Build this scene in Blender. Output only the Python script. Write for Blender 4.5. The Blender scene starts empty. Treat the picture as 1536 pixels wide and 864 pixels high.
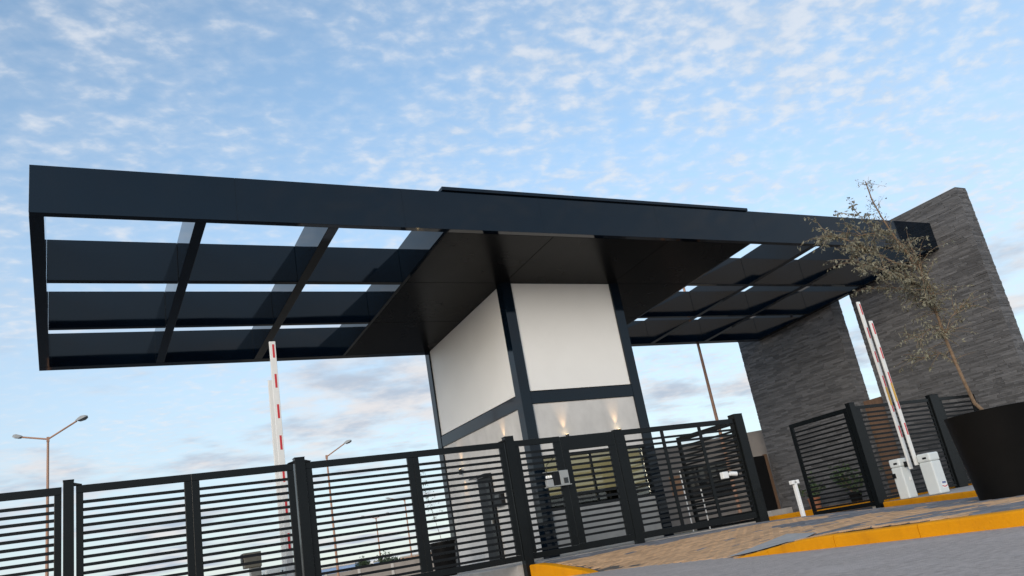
import bpy, bmesh, math, random
import numpy as np
from mathutils import Matrix, Vector
random.seed(7)
rng = np.random.RandomState(7)
scene = bpy.context.scene
col = scene.collection

# ------------------------------------------------------------------ camera
CAMZ = 0.435                     # the road surface is z = 0
FPX, CX, CY = 1218.79, 768.0, 432.0
PITCH, ROLL, YAW = (math.radians(a) for a in (18.074, 10.277, 30.614))
def cam_axes(p, r, y):
    f0 = np.array([math.sin(y), math.cos(y), 0]); r0 = np.array([math.cos(y), -math.sin(y), 0]); u0 = np.array([0, 0, 1.0])
    f = math.cos(p)*f0 + math.sin(p)*u0; u = -math.sin(p)*f0 + math.cos(p)*u0
    return math.cos(r)*r0 - math.sin(r)*u, math.sin(r)*r0 + math.cos(r)*u, f
RT, UP, FW = cam_axes(PITCH, ROLL, YAW)
cam = bpy.data.cameras.new('camera'); cam_o = bpy.data.objects.new('camera', cam); col.objects.link(cam_o)
m = Matrix.Identity(4)
for i in range(3):
    m[i][0] = RT[i]; m[i][1] = UP[i]; m[i][2] = -FW[i]
m[2][3] = CAMZ
cam_o.matrix_world = m
cam.sensor_width = 36.0; cam.lens = FPX/1536*36; cam.clip_start = 0.05; cam.clip_end = 3000
scene.camera = cam_o
def ray(px, py):
    return RT*((px-CX)/FPX) + UP*(-(py-CY)/FPX) + FW
def at_y(px, py, Y):
    d = ray(px, py); p = d*(Y/d[1]); return np.array([p[0], p[1], p[2]+CAMZ])
def at_d(px, py, D):
    p = ray(px, py)*D; return np.array([p[0], p[1], p[2]+CAMZ])

# ------------------------------------------------------------------ light and sky
SUN_EL, SUN_AZ = math.radians(13), math.radians(227)   # azimuth clockwise from +Y, the low sun stands behind the camera
world = bpy.data.worlds.new('World'); scene.world = world; world.use_nodes = True
def N(nt, t, **kw):
    n = nt.nodes.new(t)
    for k, v in kw.items():
        if k == 'inp':
            for a, b in v.items(): n.inputs[a].default_value = b
        else: setattr(n, k, v)
    return n
def build_sky():
    nt = world.node_tree; nt.nodes.clear(); L = nt.links.new
    out = N(nt, 'ShaderNodeOutputWorld'); bg = N(nt, 'ShaderNodeBackground', inp={'Strength': 0.132}); L(bg.outputs[0], out.inputs[0])
    sky = N(nt, 'ShaderNodeTexSky', sky_type='NISHITA', sun_disc=False, sun_elevation=SUN_EL, sun_rotation=SUN_AZ, air_density=1.0, dust_density=0.6, ozone_density=2.2)
    tc = N(nt, 'ShaderNodeTexCoord'); sp = N(nt, 'ShaderNodeSeparateXYZ'); L(tc.outputs['Generated'], sp.inputs[0])
    def M(op, a, b=None, c=None, clamp=False):
        n = N(nt, 'ShaderNodeMath', operation=op, use_clamp=clamp)
        for i, v in enumerate((a, b, c)):
            if v is None: continue
            if isinstance(v, (int, float)): n.inputs[i].default_value = v
            else: L(v, n.inputs[i])
        return n.outputs[0]
    def ramp(v, a, b):
        n = N(nt, 'ShaderNodeMapRange', interpolation_type='SMOOTHSTEP'); L(v, n.inputs[0])
        n.inputs[1].default_value = a; n.inputs[2].default_value = b; return n.outputs[0]
    z = M('MAXIMUM', sp.outputs[2], 0.0); zz = M('ADD', z, 0.10)
    cv = N(nt, 'ShaderNodeCombineXYZ'); L(M('DIVIDE', sp.outputs[0], zz), cv.inputs[0]); L(M('DIVIDE', sp.outputs[1], zz), cv.inputs[1])
    def noise(sc, det, ro, loc=(0, 0, 0), rot=0.0, st=(1, 1, 1), dist=0.0):
        mp = N(nt, 'ShaderNodeMapping'); L(cv.outputs[0], mp.inputs[0])
        mp.inputs['Location'].default_value = loc; mp.inputs['Rotation'].default_value = (0, 0, rot); mp.inputs['Scale'].default_value = st
        n = N(nt, 'ShaderNodeTexNoise'); L(mp.outputs[0], n.inputs['Vector'])
        n.inputs['Scale'].default_value = sc; n.inputs['Detail'].default_value = det; n.inputs['Roughness'].default_value = ro; n.inputs['Distortion'].default_value = dist
        return n.outputs[0]
    fine = noise(19.0, 5, 0.52, (3.1, 1.7, 0), 0.6, (1.0, 1.25, 1), 0.15)
    mid = noise(3.4, 5, 0.55, (0.4, 4.2, 0), 0.6, (1, 1.3, 1))
    big = noise(0.9, 3, 0.5, BIG_OFF)
    s = M('ADD', M('ADD', M('MULTIPLY', fine, 1.15), M('MULTIPLY', mid, 0.55)), M('MULTIPLY', big, 0.95))
    cover = M('ADD', M('MULTIPLY', ramp(s, 1.32, 1.72), 0.85), M('MULTIPLY', ramp(s, 1.05, 1.45), 0.30))
    # sheets of thicker grey cloud low over the horizon
    low = ramp(M('ADD', M('MULTIPLY', noise(1.0, 6, 0.55, (5.6, 1.1, 0), 0.9, (1, 1.3, 1)), 0.8), M('MULTIPLY', mid, 0.30)), 0.52, 0.68)
    lowmask = M('MULTIPLY', low, M('SUBTRACT', 1.0, ramp(z, 0.22, 0.40)))
    tint = N(nt, 'ShaderNodeMix', data_type='RGBA', blend_type='MULTIPLY'); tint.inputs[0].default_value = 1.0
    L(sky.outputs[0], tint.inputs[6]); tint.inputs[7].default_value = SKY_TINT
    # pale air towards the horizon
    hz = N(nt, 'ShaderNodeMix', data_type='RGBA'); L(M('ADD', M('MULTIPLY', M('SUBTRACT', 1.0, ramp(z, 0.02, 0.62)), 0.62), 0.13), hz.inputs[0])
    L(tint.outputs[2], hz.inputs[6]); hz.inputs[7].default_value = SKY_PALE
    c1 = N(nt, 'ShaderNodeMix', data_type='RGBA'); L(M('MULTIPLY', cover, 0.68), c1.inputs[0]); L(hz.outputs[2], c1.inputs[6])
    cw = N(nt, 'ShaderNodeMix', data_type='RGBA'); L(ramp(M('ADD', M('MULTIPLY', fine, 0.6), M('MULTIPLY', noise(6.0, 4, 0.5, (1.2, 9.4, 0)), 0.4)), 0.40, 0.62), cw.inputs[0]); cw.inputs[6].default_value = CLOUD_PALE; cw.inputs[7].default_value = CLOUD_WHITE; L(cw.outputs[2], c1.inputs[7])
    shade = ramp(noise(2.6, 5, 0.6, (2.2, 7.7, 0), 0.4), 0.38, 0.62)
    gc = N(nt, 'ShaderNodeMix', data_type='RGBA'); L(shade, gc.inputs[0]); gc.inputs[6].default_value = CLOUD_GREY; gc.inputs[7].default_value = CLOUD_WARM
    c2 = N(nt, 'ShaderNodeMix', data_type='RGBA'); L(M('MULTIPLY', lowmask, 0.88), c2.inputs[0]); L(c1.outputs[2], c2.inputs[6]); L(gc.outputs[2], c2.inputs[7])
    L(c2.outputs[2], bg.inputs[0])
BIG_OFF = (8.3, 2.9, 0)
SKY_TINT = (1.42, 1.48, 1.40, 1)
SKY_PALE = (2.85, 3.1, 3.5, 1)
CLOUD_WHITE = (3.8, 3.95, 4.2, 1)
CLOUD_PALE = (2.95, 3.35, 3.9, 1)
CLOUD_GREY = (2.25, 2.6, 3.15, 1)
CLOUD_WARM = (3.9, 3.75, 3.75, 1)
build_sky()
sl = bpy.data.lights.new('sun', 'SUN'); so = bpy.data.objects.new('sun', sl); col.objects.link(so)
sl.energy = 1.5; sl.angle = math.radians(30); sl.color = (1.0, 0.89, 0.77)
sd = Vector((math.sin(SUN_AZ)*math.cos(SUN_EL), math.cos(SUN_AZ)*math.cos(SUN_EL), math.sin(SUN_EL)))
so.rotation_euler = (-sd).to_track_quat('-Z', 'Y').to_euler(); so.location = (5, -20, 25)
scene.view_settings.view_transform = 'Standard'; scene.view_settings.look = 'None'
scene.view_settings.exposure = 0.68; scene.view_settings.gamma = 1.0; scene.view_settings.use_curve_mapping = False
scene.render.engine = 'CYCLES'

# ------------------------------------------------------------------ materials
MATS = {}
def mat(name, base, rough=0.5, var=0.0, vscale=4.0, bump=0.0, bscale=20.0, metal=0.0, spec=0.5, island=0.0, emit=None, estr=0.0, stretch=(1, 1, 1), coat=0.0, rvar=0.0, dirt=None, dscale=1.2, bdet=5):
    if name in MATS: return MATS[name]
    mt = bpy.data.materials.new(name); mt.use_nodes = True; nt = mt.node_tree; L = nt.links.new
    b = nt.nodes['Principled BSDF']
    b.inputs['Base Color'].default_value = (*base, 1); b.inputs['Roughness'].default_value = rough; b.inputs['Metallic'].default_value = metal
    b.inputs['Specular IOR Level'].default_value = spec; b.inputs['Coat Weight'].default_value = coat
    g = N(nt, 'ShaderNodeNewGeometry')
    mp = N(nt, 'ShaderNodeMapping'); L(g.outputs['Position'], mp.inputs[0]); mp.inputs['Scale'].default_value = stretch
    colr = None
    if var > 0 or island > 0:
        n = N(nt, 'ShaderNodeTexNoise', inp={'Scale': vscale, 'Detail': 6, 'Roughness': 0.6}); L(mp.outputs[0], n.inputs['Vector'])
        mr = N(nt, 'ShaderNodeMapRange'); L(n.outputs[0], mr.inputs[0]); mr.inputs[1].default_value = 0.25; mr.inputs[2].default_value = 0.75
        mr.inputs[3].default_value = 1-var; mr.inputs[4].default_value = 1+var
        f = mr.outputs[0]
        if island > 0:
            oi = N(nt, 'ShaderNodeObjectInfo'); a = N(nt, 'ShaderNodeMath', operation='ADD'); L(oi.outputs['Random'], a.inputs[0]); L(g.outputs['Random Per Island'], a.inputs[1])
            fr = N(nt, 'ShaderNodeMath', operation='FRACT'); L(a.outputs[0], fr.inputs[0])
            m2 = N(nt, 'ShaderNodeMapRange'); L(fr.outputs[0], m2.inputs[0]); m2.inputs[3].default_value = 1-island; m2.inputs[4].default_value = 1+island
            mu = N(nt, 'ShaderNodeMath', operation='MULTIPLY'); L(f, mu.inputs[0]); L(m2.outputs[0], mu.inputs[1]); f = mu.outputs[0]
        vm = N(nt, 'ShaderNodeVectorMath', operation='SCALE'); vm.inputs[0].default_value = base; L(f, vm.inputs['Scale']); colr = vm.outputs[0]
    if dirt:
        n3 = N(nt, 'ShaderNodeTexNoise', inp={'Scale': dscale, 'Detail': 8, 'Roughness': 0.65}); L(mp.outputs[0], n3.inputs['Vector'])
        m3 = N(nt, 'ShaderNodeMapRange'); L(n3.outputs[0], m3.inputs[0]); m3.inputs[1].default_value = 0.5; m3.inputs[2].default_value = 0.75
        mx = N(nt, 'ShaderNodeMix', data_type='RGBA'); L(m3.outputs[0], mx.inputs[0])
        if colr is not None: L(colr, mx.inputs[6])
        else: mx.inputs[6].default_value = (*base, 1)
        mx.inputs[7].default_value = (*dirt, 1); colr = mx.outputs[2]
    if colr is not None: L(colr, b.inputs['Base Color'])
    if rvar > 0:
        n4 = N(nt, 'ShaderNodeTexNoise', inp={'Scale': 1.5, 'Detail': 5}); L(mp.outputs[0], n4.inputs['Vector'])
        m4 = N(nt, 'ShaderNodeMapRange'); L(n4.outputs[0], m4.inputs[0]); m4.inputs[3].default_value = max(0.02, rough-rvar); m4.inputs[4].default_value = rough+rvar; L(m4.outputs[0], b.inputs['Roughness'])
    if bump > 0:
        n2 = N(nt, 'ShaderNodeTexNoise', inp={'Scale': bscale, 'Detail': bdet, 'Roughness': 0.5}); L(mp.outputs[0], n2.inputs['Vector'])
        bp = N(nt, 'ShaderNodeBump', inp={'Strength': bump, 'Distance': 0.02}); L(n2.outputs[0], bp.inputs['Height']); L(bp.outputs[0], b.inputs['Normal'])
    if emit:
        b.inputs['Emission Color'].default_value = (*emit, 1); b.inputs['Emission Strength'].default_value = estr
    MATS[name] = mt; return mt
PAINT = mat('anthracite_paint', (0.002, 0.006, 0.012), 0.055, var=0.12, vscale=1.2, bump=0.45, bscale=0.7, bdet=0.6, spec=0.36, rvar=0.03)
SOFFIT = mat('soffit_panel', (0.008, 0.0078, 0.0078), 0.26, var=0.15, vscale=1.0, bump=0.05, bscale=1.5, spec=0.06, rvar=0.06)
FENCE = mat('fence_paint', (0.0045, 0.0058, 0.0065), 0.26, var=0.2, vscale=6, bump=0.03, bscale=40, rvar=0.08, spec=0.24)
SLAT = mat('slat_paint', (0.006, 0.007, 0.008), 0.38, var=0.2, vscale=6, spec=0.22)
BLACK = mat('black_plastic', (0.005, 0.005, 0.0055), 0.45, spec=0.3)
WHITE = mat('white_panel', (0.80, 0.79, 0.765), 0.5, var=0.025, vscale=1.0, bump=0.02, bscale=60, dirt=(0.775, 0.765, 0.74), dscale=0.8)
PLASTER = mat('grey_plaster', (0.54, 0.53, 0.515), 0.8, var=0.14, vscale=2.2, bump=0.12, bscale=14, stretch=(1, 1, 0.7))
PLINTH = mat('plinth_concrete', (0.36, 0.36, 0.35), 0.85, var=0.14, vscale=3, bump=0.2, bscale=40)
STONE = mat('ledge_stone', (0.094, 0.092, 0.094), 0.8, var=0.22, vscale=9, bump=0.45, bscale=30, island=0.34, stretch=(1, 0.35, 2.2))
STONE_CORE = mat('stone_mortar', (0.03, 0.03, 0.03), 0.95)
ASPHALT = mat('asphalt', (0.44, 0.375, 0.335), 0.92, var=0.30, vscale=16, bump=0.8, bscale=90, dirt=(0.54, 0.47, 0.43), dscale=1.6, spec=0.25)
ASPHALT_IN = mat('asphalt_dimmed', (0.06, 0.06, 0.062), 0.9, var=0.25, vscale=7, bump=0.5, bscale=90)  # inner asphalt colour darkened to dim its reflection in soffit and canopy undersides
TAN = mat('tan_paver', (0.50, 0.305, 0.165), 0.85, var=0.15, vscale=8, bump=0.3, bscale=80, island=0.18)
GREYP = mat('grey_paver', (0.15, 0.15, 0.16), 0.85, var=0.15, vscale=8, bump=0.3, bscale=80, island=0.25)
BED = mat('paver_bed', (0.10, 0.085, 0.07), 0.95, var=0.2)
YELLOW0 = mat('yellow_kerb_paint', (0.70, 0.28, 0.001), 0.65, var=0.10, vscale=5, bump=0.25, bscale=50, dirt=(0.50, 0.19, 0.004), dscale=2.5, spec=0.2)
def worn(mt, under, scale, lo, hi):
    nt = mt.node_tree; L = nt.links.new; b = nt.nodes['Principled BSDF']; src = b.inputs['Base Color'].links[0].from_socket
    g = N(nt, 'ShaderNodeNewGeometry'); n = N(nt, 'ShaderNodeTexNoise', inp={'Scale': scale, 'Detail': 9, 'Roughness': 0.72}); L(g.outputs['Position'], n.inputs['Vector'])
    m_ = N(nt, 'ShaderNodeMapRange'); L(n.outputs[0], m_.inputs[0]); m_.inputs[1].default_value = lo; m_.inputs[2].default_value = hi
    x = N(nt, 'ShaderNodeMix', data_type='RGBA'); L(m_.outputs[0], x.inputs[0]); L(src, x.inputs[6]); x.inputs[7].default_value = (*under, 1); L(x.outputs[2], b.inputs['Base Color']); return mt
YELLOW = worn(YELLOW0, (0.30, 0.20, 0.10), 7.0, 0.62, 0.72)
worn(ASPHALT, (0.30, 0.26, 0.24), 3.0, 0.60, 0.70)
CONC = mat('pale_concrete', (0.40, 0.375, 0.35), 0.9, var=0.18, vscale=4, bump=0.3, bscale=60)
DIRT = mat('dry_ground', (0.16, 0.125, 0.09), 0.95, var=0.3, vscale=0.5)
CAB = mat('cabinet_paint', (0.66, 0.69, 0.68), 0.38, var=0.03, vscale=3)
ARMW = mat('arm_white', (0.74, 0.73, 0.70), 0.4, var=0.03)
RED = mat('reflector_red', (0.55, 0.025, 0.03), 0.35)
AMBER = mat('amber_sticker', (0.60, 0.33, 0.04), 0.45)
BLUE = mat('sticker_blue', (0.06, 0.10, 0.30), 0.5)
POLE = mat('pole_paint', (0.36, 0.20, 0.13), 0.5, var=0.15, vscale=3)
LAMPH = mat('lamp_head_grey', (0.30, 0.31, 0.31), 0.45)
LENS = mat('lamp_lens', (0.55, 0.56, 0.55), 0.2)
POT = mat('planter_black', (0.008, 0.0078, 0.0078), 0.42, var=0.15, vscale=2, bump=0.05, bscale=5, spec=0.08)
TERRA = mat('terracotta', (0.30, 0.12, 0.06), 0.8, var=0.15)
SOIL = mat('soil', (0.035, 0.025, 0.018), 0.95, bump=0.6)
BARK = mat('bark', (0.20, 0.135, 0.085), 0.85, var=0.3, vscale=20, bump=0.4, bscale=60)
LEAF = mat('dry_olive_leaf', (0.165, 0.155, 0.108), 0.6, var=0.25, vscale=6, island=0.45)
GREEN = mat('green_leaf', (0.045, 0.075, 0.028), 0.55, var=0.25, vscale=6, island=0.4)
TREEG = mat('far_tree_leaf', (0.035, 0.065, 0.028), 0.7, var=0.3, vscale=3, island=0.4)
GRASS = mat('grass', (0.11, 0.13, 0.035), 0.7, island=0.4)
PERIM = mat('perimeter_render', (0.23, 0.205, 0.185), 0.9, var=0.15, vscale=1.5, bump=0.3, bscale=12)
BRICKP = mat('brick_render', (0.34, 0.19, 0.11), 0.9, var=0.15, vscale=4)
WOOD = mat('brown_infill', (0.13, 0.075, 0.045), 0.7, var=0.25, vscale=5, stretch=(6, 6, 0.6))
HOUSEB = mat('blue_grey_house', (0.20, 0.30, 0.48), 0.85, var=0.1, vscale=0.6)
HOUSET = mat('tan_house', (0.42, 0.27, 0.19), 0.85, var=0.1, vscale=0.6)
DARKGLASS = mat('dark_glass', (0.012, 0.014, 0.016), 0.05, spec=0.6)
STEEL = mat('steel', (0.42, 0.42, 0.40), 0.35, metal=0.6)
TAUPE = mat('reader_hood', (0.22, 0.205, 0.16), 0.5)
WHITEP = mat('white_plastic', (0.78, 0.78, 0.77), 0.35)
BLIND = mat('glowing_blind', (0.44, 0.38, 0.23), 0.8, var=0.25, vscale=3, stretch=(0.6, 1, 6), emit=(1.0, 0.82, 0.45), estr=0.16)  # emission stands in for warm room light behind the window
BULB = mat('warm_bulb', (0.9, 0.7, 0.4), 0.5, emit=(1.0, 0.72, 0.36), estr=12)
def glass_mat():
    mt = bpy.data.materials.new('window_glass'); mt.use_nodes = True; nt = mt.node_tree; nt.nodes.clear()
    o = N(nt, 'ShaderNodeOutputMaterial'); mx = N(nt, 'ShaderNodeMixShader'); t = N(nt, 'ShaderNodeBsdfTransparent', inp={'Color': (0.8, 0.82, 0.78, 1)}); g = N(nt, 'ShaderNodeBsdfGlossy', inp={'Roughness': 0.03})
    f = N(nt, 'ShaderNodeFresnel', inp={'IOR': 1.6}); L = nt.links.new
    L(f.outputs[0], mx.inputs[0]); L(t.outputs[0], mx.inputs[1]); L(g.outputs[0], mx.inputs[2]); L(mx.outputs[0], o.inputs[0]); return mt
GLASS = glass_mat()

# ------------------------------------------------------------------ mesh helpers
def origin_of(p):
    o = Vector((0, 0, 0))
    while p is not None:
        o = o + p.location; p = p.parent
    return o
class MB:
    def __init__(s): s.v = []; s.f = []
    def box(s, x0, x1, y0, y1, z0, z1, shear=0.0, y_ref=0.0):
        n = len(s.v)
        for z in (z0, z1):
            for (x, y) in ((x0, y0), (x1, y0), (x1, y1), (x0, y1)):
                s.v.append((x, y, z - shear*(y-y_ref)))
        s.f += [(n, n+3, n+2, n+1), (n+4, n+5, n+6, n+7), (n, n+1, n+5, n+4), (n+1, n+2, n+6, n+5), (n+2, n+3, n+7, n+6), (n+3, n, n+4, n+7)]
        return s
    def hexa(s, pts):
        n = len(s.v); s.v += [tuple(p) for p in pts]
        s.f += [(n, n+3, n+2, n+1), (n+4, n+5, n+6, n+7), (n, n+1, n+5, n+4), (n+1, n+2, n+6, n+5), (n+2, n+3, n+7, n+6), (n+3, n, n+4, n+7)]
        return s
    def tube(s, pts, rad, seg=8, cap=True):
        pts = [Vector(p) for p in pts]
        if not hasattr(rad, '__len__'): rad = [rad]*len(pts)
        n0 = len(s.v); ref = None
        for i, p in enumerate(pts):
            d = (pts[min(i+1, len(pts)-1)] - pts[max(i-1, 0)]).normalized()
            if ref is None: ref = Vector((0, 0, 1)) if abs(d.z) < 0.9 else Vector((1, 0, 0))
            a = d.cross(ref).normalized(); b = d.cross(a).normalized(); ref = a.cross(d).normalized() if False else ref
            for k in range(seg):
                t = 2*math.pi*k/seg; q = p + (a*math.cos(t) + b*math.sin(t))*rad[i]; s.v.append(tuple(q))
        for i in range(len(pts)-1):
            for k in range(seg):
                k2 = (k+1) % seg; a0 = n0+i*seg; a1 = a0+seg
                s.f.append((a0+k, a0+k2, a1+k2, a1+k))
        if cap:
            s.f.append(tuple(n0+k for k in range(seg))[::-1]); e = n0+(len(pts)-1)*seg; s.f.append(tuple(e+k for k in range(seg)))
        return s
    def lathe(s, c, prof, seg=32, cap_bot=True, cap_top=False):
        n0 = len(s.v)
        for (r, z) in prof:
            for k in range(seg):
                t = 2*math.pi*k/seg; s.v.append((c[0]+r*math.cos(t), c[1]+r*math.sin(t), c[2]+z))
        for i in range(len(prof)-1):
            for k in range(seg):
                k2 = (k+1) % seg; s.f.append((n0+i*seg+k, n0+i*seg+k2, n0+(i+1)*seg+k2, n0+(i+1)*seg+k))
        if cap_bot: s.f.append(tuple(n0+k for k in range(seg))[::-1])
        if cap_top: e = n0+(len(prof)-1)*seg; s.f.append(tuple(e+k for k in range(seg)))
        return s
    def poly(s, pts, z0, z1):
        n = len(s.v); k = len(pts)
        for z in (z0, z1): s.v += [(p[0], p[1], z) for p in pts]
        s.f.append(tuple(range(n, n+k))[::-1]); s.f.append(tuple(range(n+k, n+2*k)))
        for i in range(k): j = (i+1) % k; s.f.append((n+i, n+j, n+k+j, n+k+i))
        return s
    def quad(s, a, b, c, d):
        n = len(s.v); s.v += [tuple(a), tuple(b), tuple(c), tuple(d)]; s.f.append((n, n+1, n+2, n+3)); return s
    def mesh(s, name, mt, off=(0, 0, 0), smooth=False):
        me = bpy.data.meshes.new(name)
        me.from_pydata([(x-off[0], y-off[1], z-off[2]) for x, y, z in s.v], [], s.f)
        bm = bmesh.new(); bm.from_mesh(me); bmesh.ops.recalc_face_normals(bm, faces=bm.faces); bm.to_mesh(me); bm.free()
        if mt: me.materials.append(mt)
        if smooth:
            for p in me.polygons: p.use_smooth = True
        me.update(); return me
    def build(s, name, mt, parent=None, at=None, smooth=False, bevel=0.0, local=False):
        off = (0, 0, 0) if local else (origin_of(parent) if parent else Vector(at or (0, 0, 0)))
        o = bpy.data.objects.new(name, s.mesh(name, mt, off, smooth)); col.objects.link(o)
        if parent: o.parent = parent
        elif at: o.location = at
        if bevel:
            md = o.modifiers.new('bevel', 'BEVEL'); md.width = bevel; md.segments = 2; md.limit_method = 'ANGLE'; md.angle_limit = math.radians(40)
        if smooth and not bevel:
            try: o.data.set_sharp_from_angle(angle=math.radians(40))
            except Exception: pass
        return o
def tag(o, label=None, cat=None, group=None, kind=None):
    if label: o['label'] = label
    if cat: o['category'] = cat
    if group: o['group'] = group
    if kind: o['kind'] = kind
    return o
def empty(name, loc, label, cat, group=None, rz=0.0):
    o = bpy.data.objects.new(name, None); o.empty_display_size = 0.2; col.objects.link(o); o.location = loc; o.rotation_euler = (0, 0, rz)
    return tag(o, label, cat, group)
def inst(name, me, parent, loc, scale=(1, 1, 1), rot=None):
    o = bpy.data.objects.new(name, me); col.objects.link(o); o.parent = parent; o.location = loc; o.scale = scale
    if rot is not None: o.rotation_euler = rot
    return o
UNIT = {}
def unit_box(mt):
    if mt.name not in UNIT: UNIT[mt.name] = MB().box(-.5, .5, -.5, .5, -.5, .5).mesh('slat', mt)
    return UNIT[mt.name]

# ------------------------------------------------------------------ ground height of the paved apron (thin plate through surveyed points, heights relative to camera)
PTS = np.array([(6.45,1,-.32),(6.45,4,-.32),(6.5,6.4,-.32),(6.6,7.4,-.425),(6.86,9,-.43),(7.2,11.3,-.43),(7.1,12.5,-.22),(9.4,13,-.16),(11,13,-.17),(12.7,13,-.19),
    (16.2,12.9,-.375),(15.1,9.9,-.42),(14.8,8,-.43),(11.3,6.9,-.365),(10,4,-.36),(8.8,8.7,-.345),(9,11,-.28),(16.3,15,-.35),(12.8,16,-.24),(14.5,18.5,-.33),(12,1,-.40),(16,5,-.45),(16.5,19,-.34)])
def tps_fit(P, lam=0.02):
    n = len(P); d = np.linalg.norm(P[:, None, :2]-P[None, :, :2], axis=2); K = np.where(d > 0, d**2*np.log(np.maximum(d, 1e-9)), 0) + lam*np.eye(n)
    A = np.zeros((n+3, n+3)); A[:n, :n] = K; A[:n, n] = 1; A[:n, n+1:] = P[:, :2]; A[n, :n] = 1; A[n+1:, :n] = P[:, :2].T
    return np.linalg.solve(A, np.concatenate([P[:, 2], np.zeros(3)]))
TW = tps_fit(PTS)
def gh(x, y):
    d = np.hypot(PTS[:, 0]-x, PTS[:, 1]-y); k = np.where(d > 0, d**2*np.log(np.maximum(d, 1e-9)), 0)
    return max(0.004, float(k @ TW[:-3] + TW[-3] + TW[-2]*x + TW[-1]*y) + CAMZ)
IN_Z = CAMZ - 0.15       # top of the island that carries tower and walk gate

# ------------------------------------------------------------------ setting
tag(MB().quad((-900, -300, -.03), (1500, -300, -.03), (1500, 1500, -.03), (-900, 1500, -.03)).build('ground', DIRT), kind='structure')
tag(MB().quad((-60, 13.2, 0), (6.9, 13.2, 0), (6.9, 75, 0), (-60, 75, 0)).build('road', ASPHALT_IN), kind='structure')
tag(MB().quad((-60, -40, 0), (6.9, -40, 0), (6.9, 13.2, 0), (-60, 13.2, 0)).quad((6.9, -40, 0), (60, -40, 0), (60, 12.2, 0), (6.9, 12.2, 0)).build('road', ASPHALT), kind='structure')
# lane behind the gates, right of the tower island
tag(MB().poly([(12.75, 13.4), (19.9, 13.4), (19.9, 60), (12.75, 60)], -.02, CAMZ-.37).build('driveway', ASPHALT_IN), kind='structure')
tag(MB().poly([(7.02, 13.12), (12.72, 13.12), (12.72, 24), (7.02, 24)], -.02, IN_Z).build('island', CONC), kind='structure')
tag(MB().poly([(20.15, 13.2), (24.5, 13.2), (24.5, 30), (20.15, 30)], -.02, CAMZ-.19).build('pavement', CONC), kind='structure')

# kerb edges -----------------------------------------------------------------
def edge_x(y):                      # road-side edge of the apron
    return float(np.interp(y, [-3, 3.9, 5.05, 6.8, 7.3, 9.0, 11.6, 12.95], [6.45, 6.40, 6.42, 6.55, 6.6, 6.86, 7.2, 7.03]))
def kerb_strip(name, line, w, mt, base=-0.03):   # line: (x, y, ztop); the kerb lies to the left (smaller x) by w; cut into kerb stones with open joints
    root = tag(bpy.data.objects.new(name, None), kind='structure'); col.objects.link(root)
    Ys = [p[1] for p in line]; y = Ys[0]
    while y < Ys[-1]-.05:
        ye = min(y+.98, Ys[-1]); st = sorted({y+.004, ye-.004, *[v for v in Ys if y+.03 < v < ye-.03]}); b = MB(); dz = random.uniform(-.003, .003)
        for v in st:
            x = float(np.interp(v, Ys, [p[0] for p in line])); z = float(np.interp(v, Ys, [p[2] for p in line]))+dz
            b.v += [(x-w, v, base), (x-w, v, z-.022), (x-w+.008, v, z-.007), (x-w+.025, v, z), (x, v, z), (x, v, base)]
        n = len(st)
        for i in range(n-1):
            for k in range(6):
                k2 = (k+1) % 6; b.f.append((i*6+k, i*6+k2, (i+1)*6+k2, (i+1)*6+k))
        b.f.append(tuple(range(6))); e = (n-1)*6; b.f.append(tuple(range(e, e+6))[::-1])
        b.build('kerb_stone', mt, root); y = ye
    return root
ys = list(np.arange(-3, 6.3, .5)) + [6.3, 6.5, 6.7, 6.9, 7.1, 7.3, 7.45]
def kz(y): return float(np.interp(y, [6.2, 7.4], [.118, .006]))
kerb_strip('kerb', [(edge_x(y)+.15, y, kz(y)) for y in ys], .16, YELLOW)
ys2 = [11.3, 11.6, 11.9, 12.2, 12.5, 12.8, 13.1]
kerb_strip('kerb', [(edge_x(y)+.15, y, float(np.interp(y, [11.3, 12.7], [.008, CAMZ-.172]))) for y in ys2], .16, YELLOW)
kerb_strip('kerb', [(7.02, y, IN_Z+.003) for y in (13.12, 18, 24)], .14, CONC)
# pavers ----------------------------------------------------------------------
isl_x = lambda y: float(np.interp(y, [3, 9.9, 12.9, 13.3], [12.8, 15.14, 16.15, 16.15]))
paving = tag(bpy.data.objects.new('paving', None), kind='structure'); col.objects.link(paving)
gx = np.arange(6.3, 20, .5); gy = np.arange(-3, 19.6, .5)
bed = MB()
for j, y in enumerate(gy):
    for x in gx: bed.v.append((max(x, edge_x(y)+.14), y, gh(x, y)-.012 if x > edge_x(y) else gh(edge_x(y)+.14, y)-.012))
for j in range(len(gy)-1):
    for i in range(len(gx)-1):
        a = j*len(gx)+i
        if gy[j] >= 13 and not (12.7 <= gx[i] <= 19.3): continue
        bed.f.append((a, a+1, a+len(gx)+1, a+len(gx)))
bed.build('bedding', BED, paving)
def is_grey(x, y):
    t = math.sin(x*1.9+y*.7) + math.sin(y*2.3 - x*.8)
    if y > 11.9 and x > 9.0: return True
    if y > 12.55: return True
    u = x - 0.42*y + .28*t
    if u > 7.3: return random.random() > .06
    if 4.5 < u < 5.55 and y < 7.6: return random.random() > .08
    if u > 6.2 and t > 0.7: return True
    return random.random() < .02
PL, PW = .20, .10
cand = []
row = 0; y = 0.6
while y < 19:
    x = 6.3 + (row % 2)*PL/2
    while x < 16.4:
        ok = edge_x(y)+.15+PL/2 < x < isl_x(y)-PL/2-.02
        if y > 12.9: ok = 12.85 < x < 16.0 and y > 13.2 or (7.3 < x < 12.6 and y < 13.08)
        if ok: cand.append((x, y))
        x += PL
    y += PW; row += 1
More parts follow.
